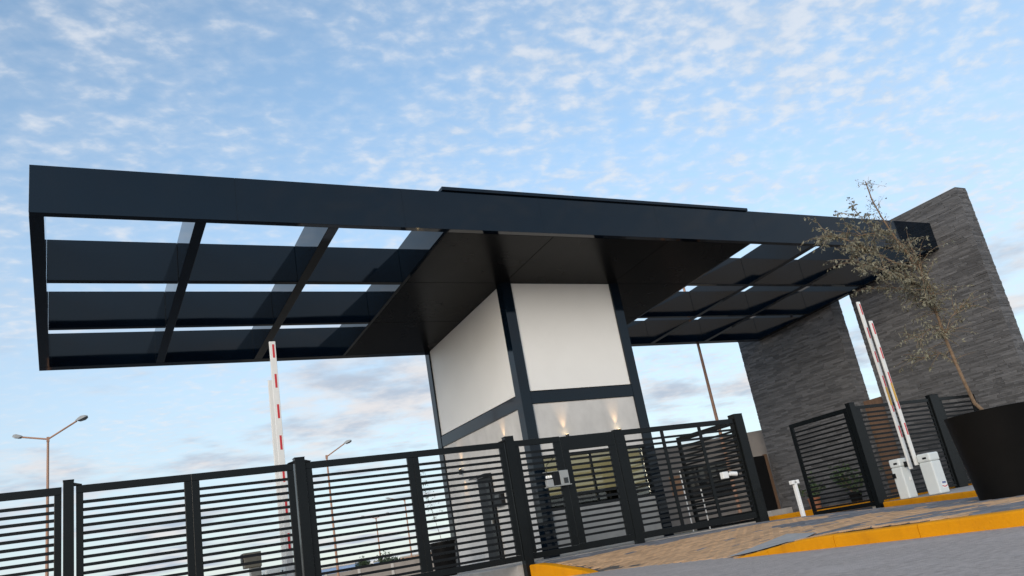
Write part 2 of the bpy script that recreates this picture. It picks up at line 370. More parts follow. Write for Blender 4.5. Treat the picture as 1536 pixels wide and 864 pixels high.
def score(c):
    v = np.array([c[0], c[1], gh(*c)-CAMZ]); dz = v @ FW
    if dz < .5: return 1e9
    px = CX + FPX*(v @ RT)/dz; py = CY - FPX*(v @ UP)/dz
    return dz if (0 < px < 1536 and 0 < py < 864) else 1e6 + dz
cand.sort(key=score)
pmesh = {}
for nm, mt in (('tan', TAN), ('grey', GREYP)):
    b = MB(); hx, hy, t = PL/2-.003, PW/2-.003, .006
    b.v = [(-hx, -hy, -.05), (hx, -hy, -.05), (hx, hy, -.05), (-hx, hy, -.05), (-hx, -hy, -t), (hx, -hy, -t), (hx, hy, -t), (-hx, hy, -t), (-hx+t, -hy+t, 0), (hx-t, -hy+t, 0), (hx-t, hy-t, 0), (-hx+t, hy-t, 0)]
    for o4 in (0, 4):
        for k in range(4): k2 = (k+1) % 4; b.f.append((o4+k, o4+k2, o4+4+k2, o4+4+k))
    b.f.append((8, 9, 10, 11)); pmesh[nm] = (b, b.mesh('paver', mt))
rest = {'tan': MB(), 'grey': MB()}
for i, (x, y) in enumerate(cand):
    z = gh(x, y) + random.uniform(-.003, .003); nm = 'grey' if is_grey(x, y) else 'tan'
    sx = (gh(x+.1, y)-gh(x-.1, y))/.2; sy = (gh(x, y+.1)-gh(x, y-.1))/.2
    if i < 300: inst('paver', pmesh[nm][1], paving, (x, y, z), rot=(math.atan(sy), -math.atan(sx), 0))
    else:
        r = rest[nm]; n = len(r.v); r.v += [(x+a, y+b_, z+c+a*sx+b_*sy) for a, b_, c in pmesh[nm][0].v]; r.f += [tuple(q+n for q in f) for f in pmesh[nm][0].f]
for nm, mt in (('tan', TAN), ('grey', GREYP)): tag(rest[nm].build('paver_field', mt, paving), kind='stuff')
# concrete flare beside the dropped kerb
fl = MB(); q4 = [(6.80, 7.75), (6.80, 6.75), (8.35, 7.75), (8.75, 8.65)]
for i in range(9):
    for j in range(5):
        u, v = i/8, j/4; x, y = ((1-u)*((1-v)*q4[0][k]+v*q4[1][k]) + u*((1-v)*q4[3][k]+v*q4[2][k]) for k in (0, 1)); fl.v.append((x, y, gh(x, y)+.012))
for i in range(8):
    for j in range(4): a = i*5+j; fl.f.append((a, a+1, a+6, a+5))
tag(fl.build('ramp_flare', CONC), kind='structure')
# right island with barriers, its kerb towards the lane
def isl_top(y): return CAMZ + float(np.interp(y, [6, 9.9, 12.9], [-.34, -.302, -.252]))
il = MB(); li = [6.0, 8, 9.9, 11, 12, 12.9, 13.3]
for y in li: il.v += [(isl_x(y)+.14, y, isl_top(y)-.004), (24.5, y, isl_top(y)-.004), (24.5, y, -.03), (isl_x(y)+.14, y, -.03)]
for i in range(len(li)-1):
    for k in range(4): il.f.append((4*i+k, 4*i+(k+1) % 4, 4*i+4+(k+1) % 4, 4*i+4+k))
il.f += [(0, 1, 2, 3), tuple(4*(len(li)-1)+k for k in (3, 2, 1, 0))]
tag(il.build('island', CONC), kind='structure')
kerb_strip('kerb', [(isl_x(y)+.14, y, isl_top(y)) for y in (6.0, 8, 9.9, 11, 12, 12.9)], .14, YELLOW)
kerb_strip('kerb', [(20.15, y, CAMZ-.175) for y in (13.3, 16, 18, 20.4)], .16, YELLOW)
kerb_strip('kerb', [(16.75+.15, y, CAMZ-.21) for y in (13.32, 14.2, 15.3)], .15, YELLOW) if False else None

# ------------------------------------------------------------------ canopy
TT = math.tan(math.radians(3.143)); ZF = 6.144 + CAMZ; Y0 = 13.0
cano = empty('entrance_canopy', (10.6, 16.7, ZF), 'long anthracite steel canopy with open square bays over the gates', 'canopy')
def rb(name, x0, x1, y0, y1, h0, h1, mt=PAINT, bev=0.006):
    return MB().box(x0, x1, y0, y1, ZF+h0, ZF+h1, TT, Y0).build(name, mt, cano, bevel=bev)
XL, XR = -.455, 21.805
rb('fascia_beam', XL+.004, XR, 13.012, 13.14, .003, .806)
fx = [XL, 2.6, 5.65, 8.7, 11.75, 14.8, 17.85, XR]
for a, b in zip(fx[:-1], fx[1:]): rb('fascia_panel', a+.0015, b-.0015, 13.0, 13.0115, 0, .812, PAINT, .002)
rb('rear_beam', XL, XR, 20.22, 20.46, 0, .79)
rb('edge_beam', XL, XL+.205, 13.142, 20.218, .002, .80)
rb('edge_beam', XR-.22, XR-.004, 13.142, 20.218, .002, .80)
ribs_l = [(1.94, 2.12), (4.205, 4.40)]; ribs_r = [(16.72, 16.90), (19.02, 19.20)]
for a, b in ribs_l + ribs_r: rb('rib', a, b, 13.142, 20.218, .002, .80)
bays = [(XL+.207, 1.938), (2.122, 4.203), (4.402, 6.478), (14.622, 16.718), (16.902, 19.018), (19.202, XR-.222)]
for (ya, yb) in ((15.52, 15.65), (17.86, 17.97)):
    for a, b in bays: rb('cross_beam', a, b, ya, yb, .004, .80)
# solid middle: side cheeks, deck and soffit panels with open joints
rb('side_cheek', 6.48, 6.56, 13.142, 20.218, .002, .80)
rb('side_cheek', 14.54, 14.62, 13.142, 20.218, .002, .80)
rb('roof_deck', 6.562, 14.538, 13.142, 20.218, .72, .80, BLACK)
xs = [6.562, 9.0, 12.08, 14.538]; yy = [13.142, 15.52, 17.90, 20.218]
for i in range(3):
    for j in range(3):
        rb('soffit_panel', xs[i]+.006, xs[i+1]-.006, yy[j]+.006, yy[j+1]-.006, .004, .05, SOFFIT, 0.004)
        if i == 1 and j < 1: pass
fsh = MB(); fsh.hexa([(6.50, 12.95, ZF+.822), (14.64, 12.95, ZF+.80), (14.64, 13.9, ZF+.78), (6.50, 13.9, ZF+.80), (6.50, 12.95, ZF+.895), (14.64, 12.95, ZF+.868), (14.64, 13.9, ZF+.83), (6.50, 13.9, ZF+.86)])
fsh.build('roof_flashing', PAINT, cano, bevel=.004)

# ------------------------------------------------------------------ guard tower
TX0, TX1, TY0, TY1 = 8.90, 12.24, 15.5, 20.42
R = lambda z: z + CAMZ
tower = empty('guard_tower', (10.57, 17.95, IN_Z), 'square guard tower with white upper panels and dark steel corner posts', 'tower')
def soff_z(y): return ZF - TT*(y-Y0)
for (x, y) in ((TX0, TY0), (TX1-.26, TY0), (TX0, TY1-.26), (TX1-.26, TY1-.26)):
    b = MB(); b.box(x, x+.26, y, y+.26, IN_Z, soff_z(y)+.05); o = b.build('corner_post', PAINT, tower, bevel=.006)
ip = .045
def tpart(name, mt, x0, x1, y0, y1, z0, z1, bev=.003): return MB().box(x0, x1, y0, y1, z0, z1).build(name, mt, tower, bevel=bev)
# upper white panels (slightly recessed), tops trimmed to the sloping soffit
tpart('upper_panel', WHITE, TX0+.262, TX1-.262, TY0+ip, TY0+.15, R(3.425), soff_z(TY0)-.002)
tpart('upper_panel', WHITE, TX0+.262, TX1-.262, TY1-.15, TY1-ip, R(3.42), soff_z(TY1)-.002)
for (xa, xb) in ((TX0+ip, TX0+.15), (TX1-.15, TX1-ip)):
    ya, yb = TY0+.262, TY1-.262
    MB().hexa([(xa, ya, R(3.39)), (xb, ya, R(3.39)), (xb, yb, R(3.39)), (xa, yb, R(3.39)), (xa, ya, soff_z(ya)-.002), (xb, ya, soff_z(ya)-.002), (xb, yb, soff_z(yb)-.002), (xa, yb, soff_z(yb)-.002)]).build('upper_panel', WHITE, tower, bevel=.003)
    tpart('band_beam', PAINT, xa-.03 if xa < 10 else xa+.02, xb, ya, yb, R(3.08), R(3.36))
    tpart('lower_wall', PLASTER, xa, xb, ya, yb, IN_Z+.0, R(3.075))
tpart('band_beam', PAINT, TX0+.262, TX1-.262, TY0+.012, TY0+.17, R(3.13), R(3.40))
tpart('band_beam', PAINT, TX0+.262, TX1-.262, TY1-.17, TY1-.012, R(3.10), R(3.38))
tpart('lower_wall', PLASTER, TX0+.262, TX1-.262, TY1-.15, TY1-ip, IN_Z, R(3.09))
wx0, wx1 = TX0+.262, TX1-.262
tpart('lower_wall', PLASTER, wx0, wx1, TY0+ip, TY0+.20, R(1.955), R(3.125))
tpart('lower_wall', PLINTH, wx0, wx1, TY0+ip, TY0+.20, IN_Z, R(.775))
win = MB()
win.box(wx0, wx1, TY0+.07, TY0+.13, R(.777), R(.83)); win.box(wx0, wx1, TY0+.07, TY0+.13, R(1.90), R(1.953))
for x, w_ in ((wx0, .06), (10.43, .05), (wx1-.06, .06)): win.box(x, x+w_, TY0+.072, TY0+.128, R(.832), R(1.898))
wf = win.build('window', FENCE, tower)
for a, b in ((wx0+.062, 10.428), (10.482, wx1-.062)):
    MB().box(a, b, TY0+.095, TY0+.105, R(.832), R(1.898)).build('pane', GLASS, wf)
    MB().box(a-.03, b+.03, TY0+.24, TY0+.25, R(1.12), R(1.954)).build('blind', BLIND, wf)
MB().box(wx0, wx1, TY0+.21, TY0+.75, R(.70), R(.76)).build('counter', BLACK, tower)
for k in range(7):
    x = 9.45 + k*.36 + random.uniform(-.1, .1); w = random.uniform(.1, .26); MB().box(x, x+w, TY0+.3, TY0+.45, R(.762), R(.762+random.uniform(.12, .36))).build('desk_clutter', BLACK, tower)
MB().box(TX0+.152, TX1-.152, TY0+.8, TY0+.83, IN_Z, R(3.1)).build('inner_partition', BLACK, tower)
# door in the side wall
d = MB(); d.box(TX0-.008, TX0+ip-.004, 17.60, 18.33, IN_Z+.01, R(1.93)); door = d.build('door', BLACK, tower, bevel=.004)
MB().box(TX0-.03, TX0-.010, 17.70, 17.86, IN_Z+.05, R(1.80)).build('door_stile', FENCE, door)
MB().box(TX0-.20, TX0-.010, 17.52, 18.40, R(1.935), R(1.965)).build('door_hood', FENCE, door)
MB().box(TX0-.07, TX0-.032, 17.76, 17.79, R(.80), R(.95)).build('handle', STEEL, door)
tpart('plinth', PLINTH, TX0-.35, TX0-.002, TY0+.3, TY1-.2, IN_Z+.002, IN_Z+.05)

# wall lamps and reader box on the tower
def sconce(x, y, z, nx, ny, label, down=False):
    e = empty('wall_lamp', (x, y, z), label, 'wall lamp', 'cylinder lamps on the tower')
    cx, cy = x+nx*.085, y+ny*.085
    MB().lathe((cx, cy, z-.07), [(.036, 0), (.040, .004), (.040, .136), (.034, .14)], 16).build('housing', BLACK, e, smooth=True)
    MB().box(min(x, x+nx*.06)-(.02 if nx == 0 else 0), max(x, x+nx*.06)+(.02 if nx == 0 else 0), min(y, y+ny*.06)-(.02 if ny == 0 else 0), max(y, y+ny*.06)+(.02 if ny == 0 else 0), z-.03, z+.03).build('bracket', BLACK, e)
    MB().lathe((cx, cy, z+.066), [(.030, 0), (.030, .006)], 12, cap_top=True).build('bulb', BULB, e)
    for s in ((1, -1) if down else (1,)):
        l = bpy.data.lights.new('lamp_light', 'SPOT'); l.energy = 9; l.color = (1, .60, .28); l.spot_size = math.radians(46); l.spot_blend = 1.0; l.shadow_soft_size = .02
        lo = bpy.data.objects.new('lamp_light', l); col.objects.link(lo); lo.parent = e; lo.location = (nx*.085, ny*.085, .085*s)
        lo.rotation_euler = Vector((-nx*.13, -ny*.13, s)).to_track_quat('-Z', 'Y').to_euler()
sconce(9.88, TY0+ip, R(2.30), 0, -1, 'lit black wall lamp above the window, beside the centre post')
sconce(11.31, TY0+ip, R(2.30), 0, -1, 'lit black wall lamp above the window, above the walk gate end post')
sconce(TX0+ip, 19.14, R(2.26), -1, 0, 'lit black wall lamp on the side wall beyond the dark door', True)
sconce(TX0+ip, 16.66, R(2.42), -1, 0, 'lit black wall lamp on the side wall nearest the corner post', True)
e = empty('card_reader', (TX0+ip, 17.3, R(1.3)), 'small black box fixed to the tower side wall beside the door', 'card reader')
MB().box(TX0-.06, TX0+ip, 17.12, 17.50, R(1.16), R(1.46)).build('case', BLACK, e, bevel=.01); MB().box(TX0-.066, TX0-.061, 17.20, 17.42, R(1.34), R(1.42)).build('screen', DARKGLASS, e)

# ------------------------------------------------------------------ stone walls
def stone_variants(n):
    out = []
    for i in range(n):
        bm = bmesh.new(); bmesh.ops.create_cube(bm, size=1.0)
        bmesh.ops.subdivide_edges(bm, edges=[e for e in bm.edges if abs((e.verts[0].co-e.verts[1].co).y) > .5], cuts=2)
        for v in bm.verts:
            if v.co.x < 0: v.co.x += random.uniform(-.06, .16); v.co.y *= random.uniform(.97, 1.0); v.co.z += random.uniform(-.03, .03)
        me = bpy.data.meshes.new('stone'); bm.to_mesh(me); bm.free(); me.materials.append(STONE); out.append(me)
    return out
SV = stone_variants(10)
SVD = [([tuple(v.co) for v in me.vertices], [tuple(p.vertices) for p in me.polygons]) for me in SV]
def stone_wall(name, label, x0, x1, y0, y1, ztop, zbase=0.0):
    root = empty(name, ((x0+x1)/2, (y0+y1)/2, zbase), label, 'stone wall')
    MB().box(x0+.03, x1-.03, y0+.03, y1-.03, zbase, ztop-.01).build('core', STONE_CORE, root)
    MB().box(x0+.012, x1-.012, y0+.012, y1-.012, ztop-.012, ztop+.012).build('cap', STONE, root)
    lst = []; z = zbase
    while z < ztop-.02:
        h = min(random.choice((.04, .05, .05, .06, .07)), ztop-z)
        for face in ('L', 'F', 'B', 'R'):
            a, b = (y0, y1) if face in 'LR' else (x0, x1); t = a - random.uniform(0, .3)
            while t < b:
                l = random.uniform(.22, .70); s, e_ = max(t, a), min(t+l, b); t += l
                if e_ - s < .03: continue
                lst.append((face, (s+e_)/2, e_-s, z+h/2, h))
        z += h
    big = []
    for q in lst:
        face, c, l, zc, h = q
        p = np.array([x0, c, zc]) if face == 'L' else np.array([c, y0, zc])
        dv = p - np.array([0, 0, CAMZ]); dz = dv @ FW; px = CX+FPX*(dv @ RT)/dz; py = CY-FPX*(dv @ UP)/dz
        vis = face in 'LF' and 0 < px < 1536 and 0 < py < 864 and zc > 1.5
        big.append((l*h/dz**2 if vis else 0, q))
    order = sorted(range(len(big)), key=lambda i: -big[i][0]); top = set(order[:300])
    rest = MB()
    for i, (_, (face, c, l, zc, h)) in enumerate(big):
        dep = .07; pr = random.uniform(0, .012); k = random.randrange(10)
        if face == 'L': loc = (x0+dep/2-pr, c, zc); rz = 0
        elif face == 'R': loc = (x1-dep/2+pr, c, zc); rz = math.pi
        elif face == 'F': loc = (c, y0+dep/2-pr, zc); rz = math.pi/2
        else: loc = (c, y1-dep/2+pr, zc); rz = -math.pi/2
        sc = (dep, l-.003, h-.0025)
        if i in top:
            o = inst('stone', SV[k], root, Vector(loc)-root.location, sc, (0, 0, rz))
        else:
            ca, sa = math.cos(rz), math.sin(rz); n = len(rest.v)
            for (vx, vy, vz) in SVD[k][0]:
                ax, ay = vx*sc[0], vy*sc[1]; rest.v.append((loc[0]+ca*ax-sa*ay, loc[1]+sa*ax+ca*ay, loc[2]+vz*sc[2]))
            rest.f += [tuple(q+n for q in f) for f in SVD[k][1]]
    o = rest.build('stonework', STONE, root); tag(o, kind='stuff')
    return root
stone_wall('stone_wall', 'tall grey ledge stone wall that takes the canopy end, behind the big planter', 21.81, 22.29, 11.96, 16.30, R(7.575))
stone_wall('stone_wall', 'grey ledge stone wall under the rear canopy corner, beyond the bright slot', 21.81, 22.29, 17.10, 21.45, R(7.575))
b = MB(); b.box(21.95, 22.15, 16.305, 17.095, 0.0, R(2.70)); w = b.build('infill_wall', WOOD, at=(22.05, 16.7, 0)); tag(w, 'low brown infill wall closing the slot between the stone walls', 'wall')

# ------------------------------------------------------------------ fence
FT, FB = R(1.97), R(-.09)
def gate_post(x0, x1, label, z0, y0=12.965, y1=13.095, plates=(), ztop=R(2.055)):
    e = empty('gate_post', ((x0+x1)/2, 13.03, z0), label, 'gate post', 'black posts of the gate line')
    MB().box(x0, x1, y0, y1, z0, ztop-.012).build('shaft', FENCE, e, bevel=.004)
    MB().box(x0-.004, x1+.004, y0-.004, y1+.004, ztop-.011, ztop).build('cap', FENCE, e, bevel=.003)
    for s in plates:
        a, b = (x1, x1+.10) if s > 0 else (x0-.10, x0)
        MB().hexa([(a, 12.98, FT+.004), (b, 12.98, FT+.004), (b, 13.08, FT+.004), (a, 13.08, FT+.004), (a, 12.98, FT+(.04 if s > 0 else .012)), (b, 12.98, FT+(.012 if s > 0 else .04)), (b, 13.08, FT+(.012 if s > 0 else .04)), (a, 13.08, FT+(.04 if s > 0 else .012))]).build('hinge_plate', BLACK, e)
    return e
def leaf(name, label, cat, L, hinge, rz=0.0, sl=.10, sr=.10, top=FT, bot=FB, rail=.105, brail=.10, muntins=(), group=None, s0=1.845, mt=FENCE, d=.05, rails=()):
    """slatted leaf, local x along the leaf from 0 to L, y is depth"""
    e = empty(name, hinge, label, cat, group, rz); oz = hinge[2]
    t, b0 = top-oz, bot-oz
    MB().box(0, L, -d/2, d/2, t-rail, t).build('top_rail', mt, e, local=True, bevel=.004)
    MB().box(0, L, -d/2, d/2, b0, b0+brail).build('bottom_rail', mt, e, local=True, bevel=.004)
    MB().box(0, sl, -d/2, d/2, b0+brail+.001, t-rail-.001).build('stile', mt, e, local=True, bevel=.004)
    MB().box(L-sr, L, -d/2, d/2, b0+brail+.001, t-rail-.001).build('stile', mt, e, local=True, bevel=.004)
    for a, w in muntins: MB().box(a, a+w, -d/2-.004, -d/2+.012, b0+brail, t-rail).build('muntin', mt, e, local=True)
    k = 0
    while True:
        z = R(s0 - .1057*k) - oz; k += 1
        if z > t-rail-.03: continue
        if z < b0+brail+.03: break
        inst('slat', unit_box(SLAT), e, (L/2+(sl-sr)/2, .006, z), (L-sl-sr+.01, .038, .041))
    return e
V = 'slatted leaves of the exit gate'
YG = 13.03
leaf('gate_leaf', 'outermost black slatted exit gate leaf, crossed by the tall double lamp pole', 'gate', 1.75, (-1.755, YG, 0), sr=.09, group=V)
leaf('gate_leaf', 'black slatted exit gate leaf with only sky behind, next to the outermost leaf', 'gate', 1.505, (.17, YG, 0), sl=.09, sr=.10, group=V)
leaf('gate_leaf', 'black slatted exit gate leaf in front of the reader hood and barrier arm', 'gate', 1.505, (1.6765, YG, 0), sl=.11, sr=.10, group=V)
leaf('gate_leaf', 'black slatted exit gate leaf in front of the far lamp posts and houses', 'gate', 1.81, (3.372, YG, 0), sl=.10, sr=.10, group=V)
leaf('gate_leaf', 'black slatted exit gate leaf in front of the tower side wall and its door', 'gate', 1.765, (5.1835, YG, 0), sl=.10, sr=.10, group=V)
gate_post(.012, .145, 'black gate post between the outermost exit leaf and the next leaf', 0, plates=(1,))
gate_post(3.20, 3.36, 'black gate post between the two exit double gates, hinge plates on both sides', 0, plates=(-1, 1))
gate_post(6.965, 7.14, 'black gate post at the yellow kerb end, beside the walk gate panel', 0, plates=(-1,), ztop=R(2.06))
leaf('fence_panel', 'narrow fixed slatted panel carrying the intercom, beside the walk gate', 'fence panel', .985, (7.142, YG, IN_Z), sl=.10, sr=.145)
leaf('walk_gate', 'black slatted walk gate with heavy frame in front of the tower window', 'gate', 1.20, (8.145, YG, IN_Z), sl=.14, sr=.14, rail=.26, top=FT-.012, brail=.12)
gate_post(9.37, 9.555, 'flush black post between the walk gate and the long fixed panel', IN_Z-.02, ztop=R(1.985), y0=12.99, y1=13.08)
leaf('fence_panel', 'long fixed slatted panel with thin uprights carrying the white camera', 'fence panel', 2.94, (9.56, YG, IN_Z), sl=.05, sr=.04, muntins=((.93, .08), (1.91, .08)), brail=.12, rail=.10)
gate_post(12.505, 12.74, 'thick black post at the entry lane, end of the long fixed panel', gh(12.6, 12.95)-.02, y0=12.96, y1=13.16, ztop=R(2.06))
leaf('gate_leaf', 'black slatted entry gate leaf swung open behind the fixed panel', 'gate', 1.9, (12.70, 13.22, .1), rz=math.radians(92), group='open leaves of the entry gate', bot=R(-.2))
leaf('gate_leaf', 'black slatted entry gate leaf swung open in front of potted plants and stone wall', 'gate', 1.9, (16.24, 13.16, .05), rz=math.radians(88), group='open leaves of the entry gate', bot=R(-.30), brail=.09)
gate_post(16.15, 16.33, 'black post holding the open entry leaf, beside the barriers', .05, ztop=R(2.06))
gate_post(19.16, 19.50, 'black post behind the barrier cabinets, midway along the island fence', .1, ztop=R(2.06))
leaf('fence_panel', 'black slatted fence panel right behind the two barrier cabinets', 'fence panel', 2.80, (16.345, YG, .1), sl=.17, sr=.06, bot=R(-.21), rail=.075, brail=.06, s0=1.90)
leaf('fence_panel', 'short black slatted fence panel mostly hidden by the big planter', 'fence panel', 1.54, (19.51, YG, .1), sl=.12, sr=.16, bot=R(-.21), rail=.075, brail=.06, s0=1.90)

# intercom on the walk gate panel
e = empty('intercom', (7.87, 12.95, R(1.06)), 'grey intercom keypad shelf bolted to the walk gate panel', 'intercom')
MB().box(7.62, 8.12, 12.86, 13.0, R(1.062), R(1.078)).build('shelf', STEEL, e); MB().box(7.92, 8.11, 12.90, 12.985, R(1.079), R(1.335)).build('keypad', STEEL, e, bevel=.006)
MB().box(7.99, 8.08, 12.892, 12.899, R(1.10), R(1.20)).build('screen', DARKGLASS, e); MB().box(7.79, 7.905, 12.885, 12.985, R(1.079), R(1.33)).build('reader', BLACK, e, bevel=.006)
MB().box(7.64, 7.775, 12.91, 12.985, R(1.079), R(1.20)).build('junction_box', LAMPH, e, bevel=.006); MB().box(7.63, 8.12, 12.985, 13.0, R(1.335), R(1.345)).build('hood', STEEL, e)
for k in range(3): MB().lathe((7.66+.045*k, 12.93, R(1.225)), [(.018, 0), (.022, .02), (.018, .045)], 10, cap_top=True).build('cable_gland', WHITEP, e)
MB().tube([(7.66, 12.945, R(1.27)), (7.72, 12.95, R(1.47)), (7.86, 12.955, R(1.56)), (7.98, 12.96, R(1.67))], .007, 6).build('cable', BLACK, e)
# camera on the long panel
e = empty('security_camera', (11.9, 12.97, R(.83)), 'white bullet security camera on the long slatted panel', 'camera')
MB().box(11.75, 11.90, 12.90, 13.0, R(.765), R(.90)).build('mount', WHITEP, e, bevel=.012); MB().tube([(11.90, 12.94, R(.84)), (11.965, 12.93, R(.845))], .022, 8).build('arm', WHITEP, e)
MB().tube([(11.955, 12.93, R(.85)), (12.11, 12.90, R(.825))], .046, 14).build('body', WHITEP, e, smooth=True); MB().tube([(12.111, 12.90, R(.825)), (12.135, 12.895, R(.821))], .040, 14).build('lens', DARKGLASS, e)
for (x, y, z0, z1, lab) in ((12.9, 15.6, .07, R(1.25), 'thin white pole behind the open gate leaf, taller one'), (12.55, 14.6, IN_Z, R(.72), 'thin white pole behind the long panel, shorter one')):
    p = MB().tube([(x, y, z0), (x, y, z1)], .014, 8); tag(p.build('reader_pole', WHITEP, at=(x, y, z0)), lab, 'pole')

# ------------------------------------------------------------------ barriers
def barrier(bx, by, bz, label, arm_x, arm_y, arm_top, h=.86, w=.36, dp=.34, sticker=False, arm_w=.10, nred=6, gate='entry', latch=False, rz=0.0, armbot=None):
    e = empty('boom_barrier', (bx, by, bz), label, 'boom barrier', gate)
    c = MB(); c.box(bx-w/2, bx+w/2, by-dp/2, by+dp/2, bz, bz+h-.18); c.build('cabinet', CAB, e, bevel=.025)
    MB().box(bx-w/2-.006, bx+w/2+.006, by-dp/2-.006, by+dp/2+.006, bz+h-.178, bz+h).build('hood', CAB, e, bevel=.03)
    MB().box(bx-w/2-.012, bx-w/2-.0065, by-.07, by+.02, bz+h-.12, bz+h-.08).build('indicator', BLACK, e)
    if latch:
        MB().box(bx-w/2-.03, bx-w/2-.001, by+.05, by+.13, bz+h-.40, bz+h-.30).build('switch_box', BLACK, e); MB().box(bx+.02, bx+.07, by-dp/2-.02, by-dp/2-.001, bz+.36, bz+.44).build('lock', WHITEP, e, bevel=.008)
    if sticker:
        y = by-dp/2-.003
        s = MB().box(bx-.045, bx+.125, y, y+.002, bz+.10, bz+.25).build('sticker', WHITEP, e)
        wv = MB(); 
        for k in range(8):
            u0, u1 = -.045+.17*k/8, -.045+.17*(k+1)/8; f = lambda u: .025*math.sin((u+.045)/.17*math.pi)
            wv.quad((bx+u0, y-.002, bz+.145-f(u0)), (bx+u1, y-.002, bz+.145-f(u1)), (bx+u1, y-.002, bz+.165-f(u1)), (bx+u0, y-.002, bz+.165-f(u0)))
        wv.build('red_wave', RED, s)
        for k in range(4): MB().box(bx-.02+k*.032, bx+.003+k*.032, y-.004, y-.001, bz+.195, bz+.235).build('lettering', BLUE, s)
    ab = armbot if armbot is not None else bz+h-.32
    MB().box(arm_x-arm_w/2, arm_x+arm_w/2, arm_y-.02, arm_y+.02, ab, arm_top).build('arm', ARMW, e, bevel=.006)
    MB().box(arm_x-.04, arm_x+.04, arm_y+.021, max(arm_y+.05, by-dp/2), ab+.06, ab+.18).build('hub', BLACK, e)
    step = .575; n = int((arm_top-ab-.3)/step) if nred else 0
    for k in range(n):
        z = arm_top-.06-k*step
        MB().box(arm_x-.008, arm_x+.030, arm_y-.0235, arm_y-.0205, z-.26, z).build('reflector', RED, e)
    return e
g1 = 'boom barriers on the entry island'; g2 = 'boom barriers behind the exit gate'
b1 = barrier(16.26, 12.25, R(-.262), 'white barrier with small lock and switch box, nearer the open leaf', 16.28, 12.0, R(4.22), latch=True, gate=g1, armbot=R(.33), w=.29, dp=.26)
b2 = barrier(16.28, 11.52, R(-.272), 'white barrier with a red and blue sticker on its cabinet', 16.12, 11.72, R(3.66), sticker=True, gate=g1, armbot=R(.38), w=.32, dp=.30)
for o, ax, ay, z in ((b1, 16.28, 12.0, 1.75), (b2, 16.12, 11.72, 1.78)): MB().box(ax-.03, ax+.034, ay-.0245, ay-.0236, R(z), R(z+.42)).build('amber_label', AMBER, o)
barrier(3.55, 15.15, .0, 'white barrier arm upright behind the exit gate, the taller arm', 3.455, 14.93, R(4.57), h=.99, gate=g2, arm_w=.115, nred=6)
barrier(3.35, 15.75, .0, 'white barrier arm upright behind the exit gate, the shorter arm', 3.50, 15.5, R(3.97), h=.99, gate=g2, arm_w=.10, nred=0)
# reader hood on a post behind the exit gate
e = empty('plate_reader', (2.72, 14.3, 0), 'taupe hooded reader on a post behind the exit gate slats', 'reader')
MB().box(2.67, 2.84, 14.27, 14.40, 0, R(.56)).build('post', STEEL, e, bevel=.006); MB().box(2.60, 2.80, 14.15, 14.27, .0, R(.42)).build('yellow_guard', YELLOW, e, bevel=.01)
MB().hexa([(2.585, 14.25, R(.56)), (2.85, 14.25, R(.56)), (2.85, 14.46, R(.56)), (2.585, 14.46, R(.56)), (2.56, 14.25, R(.80)), (2.85, 14.25, R(.80)), (2.85, 14.46, R(.80)), (2.56, 14.46, R(.80))]).build('hood', TAUPE, e, bevel=.012)
MB().box(2.553, 2.562, 14.27, 14.44, R(.66), R(.79)).build('visor', BLACK, e)

# white bollard on the apron
p = at_d(1206, 777, 1.0) - np.array([0, 0, CAMZ]); s = 13.4/p[1]; bx, by = p[0]*s, 13.4
by = 12.45; bx = p[0]*by/p[1]; bz = p[2]*by/p[1]+CAMZ
e = empty('reader_post', (bx, by, bz-.02), 'white post with a small T head standing on the pavers', 'post')
bzt = at_y(1190, 722, by)[2]
MB().box(bx-.036, bx+.036, by-.036, by+.036, bz-.05, bzt-.04).build('shaft', WHITEP, e, bevel=.008)
MB().box(bx-.10, bx-.03, by-.05, by+.05, bzt-.06, bzt+.02).build('sensor', WHITEP, e, bevel=.01); MB().box(bx+.03, bx+.10, by-.05, by+.05, bzt-.06, bzt+.02).build('sensor', WHITEP, e, bevel=.01)
MB().box(bx-.03, bx+.03, by-.04, by+.04, bzt-.04, bzt-.005).build('head', STEEL, e)

# ------------------------------------------------------------------ planters, tree, plants
PC = at_d(1529, 741, 11.0); PT = at_d(1482, 613, 11.0)
px_, py_ = (PC[0]+PT[0])/2, (PC[1]+PT[1])/2; pz = PC[2]-.03; ph = PT[2]-pz-.02; pr = .585
e = empty('planter', (px_, py_, pz), 'huge round tapered black planter on the pavers', 'planter')
MB().lathe((px_, py_, pz), [(pr*.80, 0), (pr*.815, .015), (pr*.985, ph-.01), (pr, ph), (pr-.03, ph+.004), (pr-.05, ph-.02), (pr-.07, ph-.10)], 64).build('shell', POT, e, smooth=True)
MB().lathe((px_, py_, pz+ph-.09), [(pr-.062, 0), (pr*.5, .02), (.02, .03)], 32, cap_bot=False, cap_top=True).build('soil', SOIL, e)
def leaf_cards(mb, pts, n, size, spread, droop=0.0):
    for _ in range(n):
        c = Vector(pts[random.randrange(len(pts))]) + Vector((random.gauss(0, spread), random.gauss(0, spread), random.gauss(0, spread)))
        d = Vector((random.gauss(0, 1), random.gauss(0, 1), random.gauss(0, .7)-droop)).normalized(); s = d.cross(Vector((random.gauss(0, 1), random.gauss(0, 1), random.gauss(0, 1)))).normalized()
        l = size*random.uniform(.6, 1.35); w = l*(random.uniform(.12, .22) if size < .1 else random.uniform(.2, .32))
        k = s.cross(d)*l*.10
        n0 = len(mb.v); mb.v += [tuple(c), tuple(c+d*l*.5+s*w+k), tuple(c+d*l), tuple(c+d*l*.5-s*w+k)]; mb.f.append((n0, n0+1, n0+2, n0+3))
